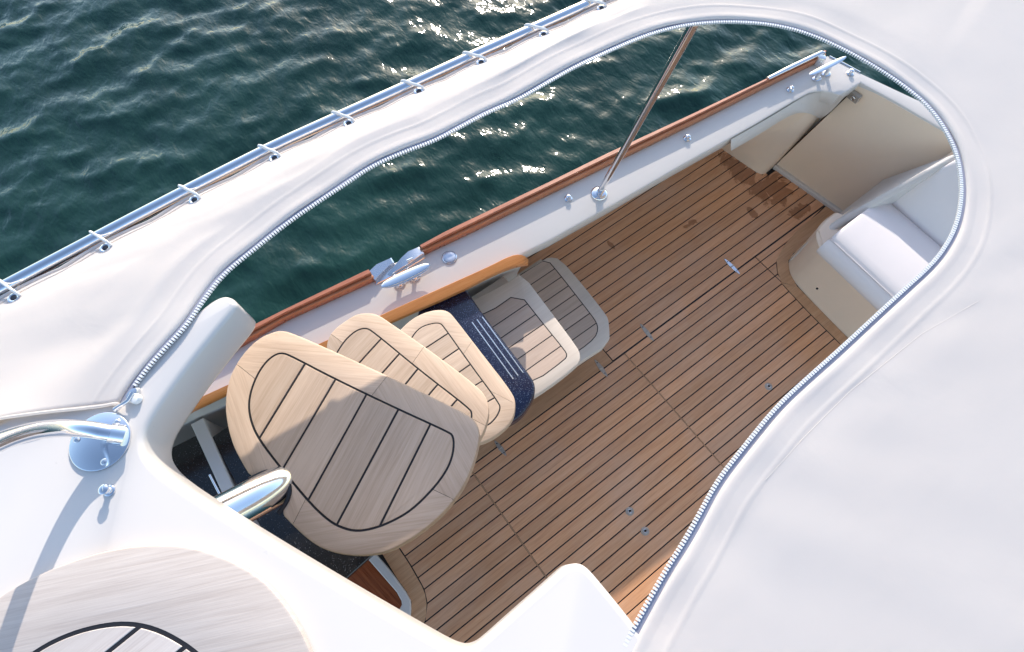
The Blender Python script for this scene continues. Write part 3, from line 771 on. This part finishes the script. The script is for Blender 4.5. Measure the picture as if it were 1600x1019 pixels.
# blue speckled step
Z3 = .74
SB = (530, 380)
o3 = xy(zp(SB, 3.184, [(380, 330), (470, 210), (590, 165), (640, 238), (720, 358), (850, 525), (955, 660), (976, 705), (972, 760), (925, 838), (868, 888)]), Z3)+xy([(770, 670), (700, 640), (650, 560)], Z3)
bs = prism('top_step', ccw(chaikin(o3, 2)), .66, Z3, M['blue_speckle'], steps, convex=False, smooth=40, steps=[(0.01, .66), (0, .672), (0, Z3-.012), (.004, Z3-.004), (.012, Z3)])
bs['label'] = 'dark blue speckled step with three thin grip strips'
for a, b in (((660, 393), (866, 676)), ((685, 380), (890, 660)), ((711, 367), (915, 645))):
    p, q = (at(*x, Z3+.0012) for x in zp(SB, 3.184, [a, b])); tube('grip_strip', [p, q], .0022, M['steel_soft'], bs, 8, flat=.5)

# ------------------------------------------------------------------ winding stair: three teak treads on a steel tube
stair = empty('winding_stair', (-.05, .5, 0)); tag(stair, 'winding stair of three pale teak treads carried by a thick steel tube', 'stair')
ST = (340, 500)
def X4(pts, z): return xy(zp(ST, 2.682, pts), z)
T1 = 1.735
o4 = X4([(225, 50), (265, 40), (320, 55), (600, 180), (900, 320), (1060, 400), (1092, 440), (1100, 490), (1075, 600), (1020, 720), (940, 815), (860, 885), (760, 950), (680, 982), (580, 990), (500, 980), (430, 955), (370, 915), (300, 848), (262, 806), (298, 752), (305, 695), (272, 642), (212, 630), (140, 665), (100, 600), (60, 525), (35, 430), (28, 350), (40, 260), (75, 180), (130, 110), (180, 70)], T1)
i4 = X4([(238, 146), (270, 137), (310, 152), (493, 248), (757, 374), (960, 466), (990, 486), (988, 560), (960, 632), (900, 712), (810, 800), (720, 850), (640, 878), (570, 886), (497, 862), (440, 820), (378, 757), (270, 628), (172, 500), (140, 430), (128, 360), (140, 290), (170, 220), (205, 172)], T1)
l4 = LN([[(365, 185), (172, 500)], [(493, 250), (270, 628)], [(622, 315), (378, 757)], [(757, 375), (497, 862)], [(890, 440), (680, 862)]], ST, 2.682, T1)
dA = l4[2][1]-l4[2][0]; rotA = math.atan2(dA.y, dA.x)
t1 = inlaid('tread', o4, i4, T1, .042, M['tread_teak'], M['tread_teak'], l4, stair, rad=.006, joints=(-2.6, -1.1, .45, 1.9), rot=rotA+1.45)
seal = [Vector((p.x, p.y, T1+.001)) for p in chaikin(X4([(255, 812), (298, 752), (305, 695), (272, 642), (212, 630), (135, 667)], T1), 2, False)]
tube('seal', seal, .005, M['rubber'], t1, 8)
def X3(pts, z): return xy(zp(SB, 3.184, pts), z)
T2 = 1.44
o5 = X3([(30, 385), (80, 352), (140, 343), (190, 352), (240, 385), (450, 530), (690, 712), (735, 770), (748, 830), (735, 900), (700, 980), (620, 1060), (500, 1100), (380, 1060), (200, 880), (40, 700), (-70, 560), (-60, 470), (-20, 420)], T2)
i5 = X3([(-20, 560), (0, 525), (35, 475), (85, 433), (130, 421), (165, 437), (400, 632), (648, 822), (662, 850), (650, 910), (600, 985), (500, 1010), (400, 960), (220, 780), (60, 640)], T2)
l5 = LN([[(205, 480), (105, 590)], [(297, 553), (220, 640)], [(390, 627), (335, 695)], [(487, 707), (450, 750)], [(585, 780), (565, 803)]], SB, 3.184, T2)
inlaid('tread', o5, i5, T2, .042, M['tread_teak'], M['tread_teak'], l5, stair, rad=.006, joints=(-2.6, -1.1, .45, 1.9), rot=rotA+1.3)
T3 = 1.09
o6 = X3([(270, 470), (305, 425), (360, 375), (430, 340), (500, 327), (545, 338), (575, 372), (720, 560), (862, 742), (880, 800), (868, 870), (820, 930), (740, 985), (640, 1010), (520, 930), (380, 750), (270, 600), (255, 520)], T3)
i6 = X3([(330, 530), (360, 468), (400, 420), (455, 400), (500, 396), (520, 415), (650, 600), (795, 795), (802, 825), (780, 870), (735, 912), (650, 930), (560, 850), (430, 690), (350, 590)], T3)
l6 = LN([[(540, 450), (425, 525)], [(595, 525), (500, 590)], [(650, 605), (585, 650)], [(710, 687), (665, 715)], [(768, 772), (745, 785)]], SB, 3.184, T3)
inlaid('tread', o6, i6, T3, .042, M['tread_teak'], M['tread_teak'], l6, stair, rad=.006, joints=(-2.6, -1.1, .45, 1.9), rot=rotA+1.2)
# steel tube that carries the treads
tp = [at(262, 852, 1.86), at(345, 806, 1.797), at(428, 762, 1.728), at(460, 744, 1.675)]
foot = Vector((at(470, 742, 1.4).x, at(470, 742, 1.4).y, 0))
tp += [Vector((foot.x-.01, foot.y, 1.60)), Vector((foot.x, foot.y, 1.40)), Vector((foot.x, foot.y, .01))]
pth = chaikin([Vector(p) for p in tp], 3, False)
tube('carrier_tube', pth, .041, M['steel'], stair, 28)

# ------------------------------------------------------------------ cabinet top under the stair and cabin door threshold
cab = empty('galley_cabinet', (-.8, 1.0, 0)); tag(cab, 'black speckled cabinet top with a pale divider under the stair', 'cabinet')
ZC = .52
def wq(px): return Vector(at(*px, ZC)[:2])
prism('cabinet_top', [wq((330, 684)), wq((372, 762)), wq((450, 900)), wq((540, 905)), wq((590, 860)), wq((560, 620)), wq((420, 620))], ZC-.03, ZC, M['black_speckle'], cab, convex=False, ch=.003)
prism('cabinet_top', [wq((255, 706)), wq((305, 681)), wq((349, 772)), wq((420, 900)), wq((300, 900)), wq((200, 760))], ZC-.03, ZC, M['black_speckle'], cab, convex=False, ch=.003)
prism('divider', [wq((300, 664)), wq((319, 654)), wq((379, 790)), wq((430, 900)), wq((410, 900)), wq((353, 780))], .01, ZC+.012, M['gelcoat'], cab, convex=False, ch=.003)
tube('chrome_trim', [at(328, 742, ZC+.004), at(345, 775, ZC+.004), at(352, 790, ZC+.004)], .006, M['steel'], cab, 10)
prism('cabinet_body', [Vector((-1.15, .62)), Vector((-.42, .62)), Vector((-.42, 1.16)), Vector((-1.15, 1.24))], .0, ZC-.032, M['gelcoat'], cab)
th = empty('cabin_threshold', at(590, 900, 0)); tag(th, 'dark red mahogany cabin threshold with a white frame at the front of the floor', 'threshold')
def wz(pts, z): return xy(zp((620, 780), 4.43, pts), z)
fr_o = wz([(-190, 330), (-60, 480), (0, 560), (58, 640), (92, 700), (97, 760), (90, 830)], .03); fr_i = wz([(-230, 380), (-100, 530), (0, 645), (32, 705), (35, 730), (10, 780), (-20, 830)], .03)
prism('frame', fr_o+fr_i[::-1], .004, .032, M['gelcoat'], th, convex=False, ch=.004)
bpoly = fr_i+[Vector((-1.1, .0)), Vector((-1.1, .55))]
dl = (fr_i[2]-fr_i[0]).normalized(); nl = Vector((-dl.y, dl.x))
cuts = [Vector(fr_i[1])+nl*s for s in (.09, .18, .27, .36)]
pcs = [ccw([Vector(p) for p in bpoly])]
for cpt in cuts:
    new = []
    for pc in pcs:
        new += [clip(pc, cpt+nl*.001, nl), clip(pc, cpt-nl*.001, -nl)]
    pcs = [q for q in new if len(q) > 2 and abs(area(q)) > 1e-4]
for pc in pcs: prism('board', pc, .0045, .012, M['dark_mahogany'], th, rotz=math.atan2(dl.y, dl.x), convex=False, ch=.001)

# ------------------------------------------------------------------ flybridge fittings
# grab rail
rail = empty('grab_rail', at(160, 688, ZF)); tag(rail, 'bent steel grab rail on an oval foot plate on the flybridge deck', 'grab rail')
pc = at(158, 690, ZF)
lathe('foot_plate', (pc.x, pc.y, ZF+.0006), [(.049, 0), (.049, .003), (.047, .0045), (.001, .0046)], M['steel'], rail, 40)
for a in (20, 140, 260):
    q = pc+Vector((.038*math.cos(R(a)), .038*math.sin(R(a)), 0)); lathe('screw', (q.x, q.y, ZF+.0053), [(.0055, 0), (.004, .0015), (.0005, .002)], M['steel_soft'], rail, 14)
rp = [at(192, 680, ZF+.012), at(172, 677, ZF+.024), at(140, 671, ZF+.036), at(95, 668, ZF+.065), at(40, 675, ZF+.11), at(-30, 702, ZF+.17), at(-120, 760, ZF+.23), at(-260, 870, ZF+.28)]
tube('rail_tube', chaikin(rp, 3, False), .0138, M['steel'], rail, 24)
tube('collar', [rp[0], rp[0].lerp(rp[1], 1.1)], .0165, M['steel'], rail, 24)
c = at(172, 767, ZF); e = empty('snap_stud', (c.x, c.y, ZF)); tag(e, 'tiny steel snap stud on the flybridge deck below the grab rail foot', 'stud')
lathe('base', (c.x, c.y, ZF+.0005), [(.009, 0), (.009, .002), (.006, .004)], M['steel'], e, 18)
lathe('head', (c.x, c.y, ZF+.0046), [(.005, 0), (.005, .007), (.0078, .009), (.0078, .013), (.005, .015), (.001, .0155)], M['steel'], e, 18)
# teak pad
ZP = 2.067
pad = empty('teak_deck_pad', at(200, 1000, ZF)); tag(pad, 'round bleached teak pad with black inlay lines on the flybridge deck', 'deck pad')
po = xy([(-60, 985), (0, 930), (45, 905), (90, 884), (170, 858), (260, 849), (330, 862), (400, 897), (440, 938), (470, 985), (490, 1030), (500, 1120), (470, 1230), (380, 1330), (200, 1380), (0, 1340), (-120, 1230), (-140, 1100)], ZP)
pi = xy([(0, 1060), (60, 1014), (110, 990), (160, 977), (205, 974), (250, 985), (300, 1014), (330, 1045), (345, 1110), (310, 1200), (200, 1250), (60, 1220), (-20, 1140)], ZP)
lp_ = [tuple(Vector(at(*p, ZP)[:2]) for p in pr) for pr in ([(217, 980), (130, 1050)], [(290, 1010), (160, 1120)], [(330, 1060), (200, 1190)])]
pdp = inlaid('pad_board', po, pi, ZP, .016, M['grey_teak'], M['grey_teak'], lp_, pad, zb=ZF+.0006, rad=.004, cg=.0032, rot=-R(25))

# ------------------------------------------------------------------ canvas cover with zip, eyelets and seams
def cz(x, y): return 2.052+.012*math.exp(-((x+.27)**2+(y-.65)**2)/.02)+.007*noise.noise(Vector((x*1.5, y*1.5, 3.1)))+.0015*noise.noise(Vector((x*5, y*5, 8.)))
zip_px = [(194, 630), (209, 607), (230, 580), (262, 545), (295, 509), (320, 466), (350, 425), (400, 385), (450, 346), (500, 313), (540, 287), (580, 259), (630, 237), (680, 219), (720, 197), (760, 175), (810, 154), (850, 131), (900, 103), (955, 78), (1010, 54), (1060, 40), (1110, 34), (1160, 34), (1210, 38), (1260, 50), (1310, 72), (1360, 100), (1410, 132), (1455, 168), (1485, 213), (1500, 252), (1505, 300), (1499, 342), (1485, 375), (1460, 410), (1410, 455), (1360, 501), (1315, 543), (1264, 588), (1213, 635), (1162, 698), (1121, 750), (1091, 806), (1065, 852), (1043, 886), (1014, 938), (991, 980), (970, 1022), (940, 1085), (900, 1170)]
inner = resample(chaikin([Vector((*at(*p, 2.052)[:2], 0)) for p in zip_px], 2, False), 300)
NU = len(inner)
tang = [(inner[min(i+1, NU-1)]-inner[max(i-1, 0)]).normalized() for i in range(NU)]
outn = [Vector((-t_.y, t_.x, 0)) for t_ in tang]
if outn[60].y < 0: outn = [-n for n in outn]
rail_pts = [at(*p, 2.0) for p in ((0, 452), (200, 346), (300, 294), (430, 228), (640, 133), (740, 87), (930, 2))]
def rail_y(x): return interp([(p.x, p.y) for p in rail_pts]+[(-2.2, 1.02), (1.6, .885), (2.3, .83), (3.1, .75)], x)
eye_px = [(25, 466), (162, 378), (305, 313), (430, 250), (542, 193), (648, 141), (745, 97), (840, 52), (932, 14)]
eyes = [at(*p, 2.003) for p in eye_px]
ex = [e.x for e in eyes]; stp = .172
exs = [ex[0]-stp*k_ for k_ in range(5, 0, -1)]+ex+[ex[-1]+stp*k_ for k_ in range(1, 12)]
def edge_y(x):
    """scalloped canvas edge pulled out at each eyelet"""
    dmin = min(abs(x-q) for q in exs); s = min(1, dmin/(stp/2))
    return rail_y(x)-.019-.007*s*s
outer_ctrl = [(0, Vector((-1.05, 0, 0)))]
outer = []
xs_l = [p.x for p in inner]
i_far = max(range(NU), key=lambda i: inner[i].x)
for i in range(NU):
    if i <= i_far:
        f = i/i_far; x = -1.1+(2.95+1.1)*f**1.15
        # follow the opening sideways on the port side
        x = max(x, -1.1); outer.append(Vector((x, edge_y(x), 0)))
    else:
        f = (i-i_far)/(NU-1-i_far)
        if f < .25: g = f/.25; outer.append(Vector((2.95+.15*math.sin(g*math.pi/2), edge_y(2.95)*(1-g)+-.9*g, 0)))
        else: g = (f-.25)/.75; outer.append(Vector((3.1-3.2*g, -.9-.9*min(1, g*2.5), 0)))
near_d = [.010, .0115, .0135, .018, .024, .028, .032, .045, .050, .0535, .057, .062, .075]
near_z = [-.004, -.001, .0008, .0014, .0010, .0003, .0, .0, .0, .0012, .0, .0, .0]
fr_l = [.02, .04, .07, .1, .14, .18, .23, .28, .33, .38, .48, .58, .68, .78, .86, .92, .96, .985, 1.0]
rows = []
for i in range(NU):
    p, n, q = inner[i], outn[i], outer[i]; row = []
    if i < 24: n = (q-p).normalized().lerp(n, i/24).normalized()
    s_ = i/NU
    puck = noise.noise(Vector((s_*26, 0, 1)))
    for d_, dz in zip(near_d, near_z):
        w = p+n*d_
        row.append(Vector((w.x, w.y, cz(w.x, w.y)+dz*(1+.4*puck)+.003*noise.noise(Vector((s_*34, d_*20, 5))))))
    p2 = p+n*near_d[-1]; L = (q-p2).length
    for f in fr_l:
        w = p2.lerp(q, f); d_ = near_d[-1]+L*f
        fold = .0035*math.exp(-((d_-.105-.03*noise.noise(Vector((s_*9, 2, 0))))/.020)**2)*max(0, .35+noise.noise(Vector((s_*11, 7, 1))))
        z = cz(w.x, w.y)+fold+.003*noise.noise(Vector((s_*34, d_*20, 5)))*(1-f)
        if i <= i_far: z += .0022*math.cos((w.x-ex[0])/stp*2*math.pi)*f*f+.0012*math.sin((w.x+.6*d_)*70)*f*(1-f)
        if i <= i_far: z = z*(1-f**1.5)+1.998*f**1.5
        row.append(Vector((w.x, w.y, z)))
    if i < 14:
        k_ = (1-i/14)**2
        for q_, w in enumerate(row):
            d_ = (w-row[0]).length; row[q_] = w+Vector((0, 0, k_*.020*math.sin(math.pi*min(1, d_/.34))**2))
    rows.append(row)
cover = empty('canvas_cover', (1.2, .4, 2.05)); tag(cover, 'white canvas cockpit cover with a large zipped opening', 'canvas cover')
v, f = loft(rows)
cp = obj('canvas_panel', v, f, M['canvas'], cover, smooth=70)
sm = cp.modifiers.new('thickness', 'SOLIDIFY'); sm.thickness = .0018; sm.offset = -1
from mathutils.bvhtree import BVHTree
bvh = BVHTree.FromPolygons([p for r_ in rows for p in r_], loft(rows)[1])
def ctop(x, y):
    h = bvh.ray_cast(Vector((x, y, 3)), Vector((0, 0, -1)))[0]
    return h.z if h else 2.052
# piped hem along the laced edge
hem = [Vector((r_[-1].x, r_[-1].y, r_[-1].z+.001)) for r_ in rows[:i_far+1]]
tube('hem', resample(hem, 400), .0042, M['canvas'], cover, 8)
hem2 = [Vector((r_[-1].x, r_[-1].y-.016, ctop(r_[-1].x, r_[-1].y-.016)+.0006)) for r_ in rows[:i_far+1] if r_[-1].x < 2.9]
tube('stitch_ridge', resample(hem2, 300), .0016, M['canvas'], cover, 6)
# zip tape, teeth, slider
tape = []
for i in range(NU):
    p, n = inner[i], outn[i]
    tape.append([Vector(((p+n*d_).x, (p+n*d_).y, cz(p.x, p.y)+dz)) for d_, dz in ((.013, -.004), (.008, -.0035), (.003, -.003), (.001, -.0025), (.001, -.0045), (.008, -.0055), (.013, -.006))])
v, f = loft(tape); obj('zip_tape', v, f, M['tape'], cover, smooth=60)
L = sum((inner[i+1]-inner[i]).length for i in range(NU-1)); NT_ = int(L/.0056)
fine = resample(inner, NT_); V, F = [], []
for i in range(6, NT_-1):
    p = fine[i]; t_ = (fine[min(i+1, NT_-1)]-fine[i-1]).normalized(); n = Vector((-t_.y, t_.x, 0)); n = n if n.dot(outn[min(NU-1, int(i/NT_*NU))]) > 0 else -n
    z = cz(p.x, p.y); b0 = len(V)
    for dz in (-.005, -.0005):
        for a_, b_ in ((-.0017, -.0030), (.0017, -.0030), (.0015, .0035), (-.0015, .0035)):
            w = p+t_*a_+n*b_; V.append((w.x, w.y, z+dz))
    F += [(b0, b0+1, b0+2, b0+3), (b0+4, b0+7, b0+6, b0+5)]+[(b0+a_, b0+(a_+1) % 4, b0+4+(a_+1) % 4, b0+4+a_) for a_ in range(4)]
tag(obj('zip_teeth', V, F, M['plastic'], cover), kind='stuff')
s0 = at(206, 616, 2.058); sl = lathe('zip_slider', (s0.x, s0.y, 2.050), [(.011, 0), (.012, .004), (.009, .009), (.003, .010)], M['steel_soft'], cover, 16, sx=1.25, sy=.8, rotz=R(30))
tube('zip_pull', [at(207, 614, 2.062), at(200, 626, 2.063), at(190, 633, 2.060), at(180, 640, 2.056)], [.004, .0035, .0035, .005], M['steel_soft'], sl, 10)
q0 = at(210, 622, 2.06); lathe('end_stop', (q0.x, q0.y, 2.052), [(.009, 0), (.009, .006), (.007, .009), (.002, .010)], M['plastic'], sl, 16)
tube('front_hem', [r_+Vector((0, 0, .0005)) for r_ in rows[0]], .0030, M['canvas'], cover, 8)
# seams in the broad aft part
def seam(pts, r_=.0022):
    P3 = []
    for p in resample([Vector((*at(*p, 2.052)[:2], 0)) for p in pts], 60): P3.append(Vector((p.x, p.y, ctop(p.x, p.y)+.0002)))
    tube('seam', P3, r_, M['canvas'], cover, 8, flat=.6)
seam([(1196, 750), (1250, 690), (1330, 610), (1440, 522), (1530, 470)], .0005)
# eyelets in the laced edge
for i, e in enumerate(eyes+[Vector((x, rail_y(x)-.047, 2.003)) for x in exs if x < ex[0]-.05 and x > -.9]):
    ye = min(e.y, rail_y(e.x)-.044); e = Vector((e.x, ye, ctop(e.x, ye)+.0004))
    er = lathe('eyelet', e, [(.0060, 0), (.0062, .0016), (.0085, .0026), (.0112, .0016), (.0118, 0)], M['steel'], cover, 22)
    lathe('eyelet_hole', (e.x, e.y, e.z+.0002), [(.0060, 0), (.0060, .0010), (.0040, .0012)], M['rubber'], er, 16)

# ------------------------------------------------------------------ side rail that carries the cover, with its ties
rc = [Vector((x, rail_y(x), 2.0)) for x in np.linspace(-2.2, 3.0, 90)]
side = tube('canopy_rail', rc, .0128, M['steel'], None, 24); tag(side, 'long polished steel tube reflecting blue sky along the laced canvas edge', 'rail')
order = ['leftmost', 'second', 'third', 'fourth', 'fifth', 'sixth', 'seventh', 'eighth', 'rightmost']
for i, e in enumerate(eyes):
    ye = min(e.y, rail_y(e.x)-.044); yr = rail_y(e.x); pts = []
    x0 = e.x; sk = -.012
    for t_ in np.linspace(0, 2*math.pi, 26)[:-1]:
        # a loop from the eyelet round the tube
        cyc = math.cos(t_); y_ = (yr+.0155 if cyc > 0 else ye)
        yy = (yr+ye)/2+(yr+.0160-ye)/2*cyc+.006; zz = 2.0+ (.0165 if math.sin(t_) >= 0 else -.0165)*abs(math.sin(t_))**.6
        zz += .011*max(0, -cyc)*(1 if math.sin(t_) >= 0 else 0)
        pts.append(Vector((x0+sk*(cyc), yy, zz)))
    pts.append(pts[0]); pts.append(pts[1])
    o = tube('lashing_tie', pts, .0036, M['tie'], None, 8, flat=.8)
    tag(o, f'{order[i]}{" from left" if 0 < i < 8 else ""} of nine pale ties lashing the canvas to the rail', 'tie', 'ties lashing the canvas to the rail')
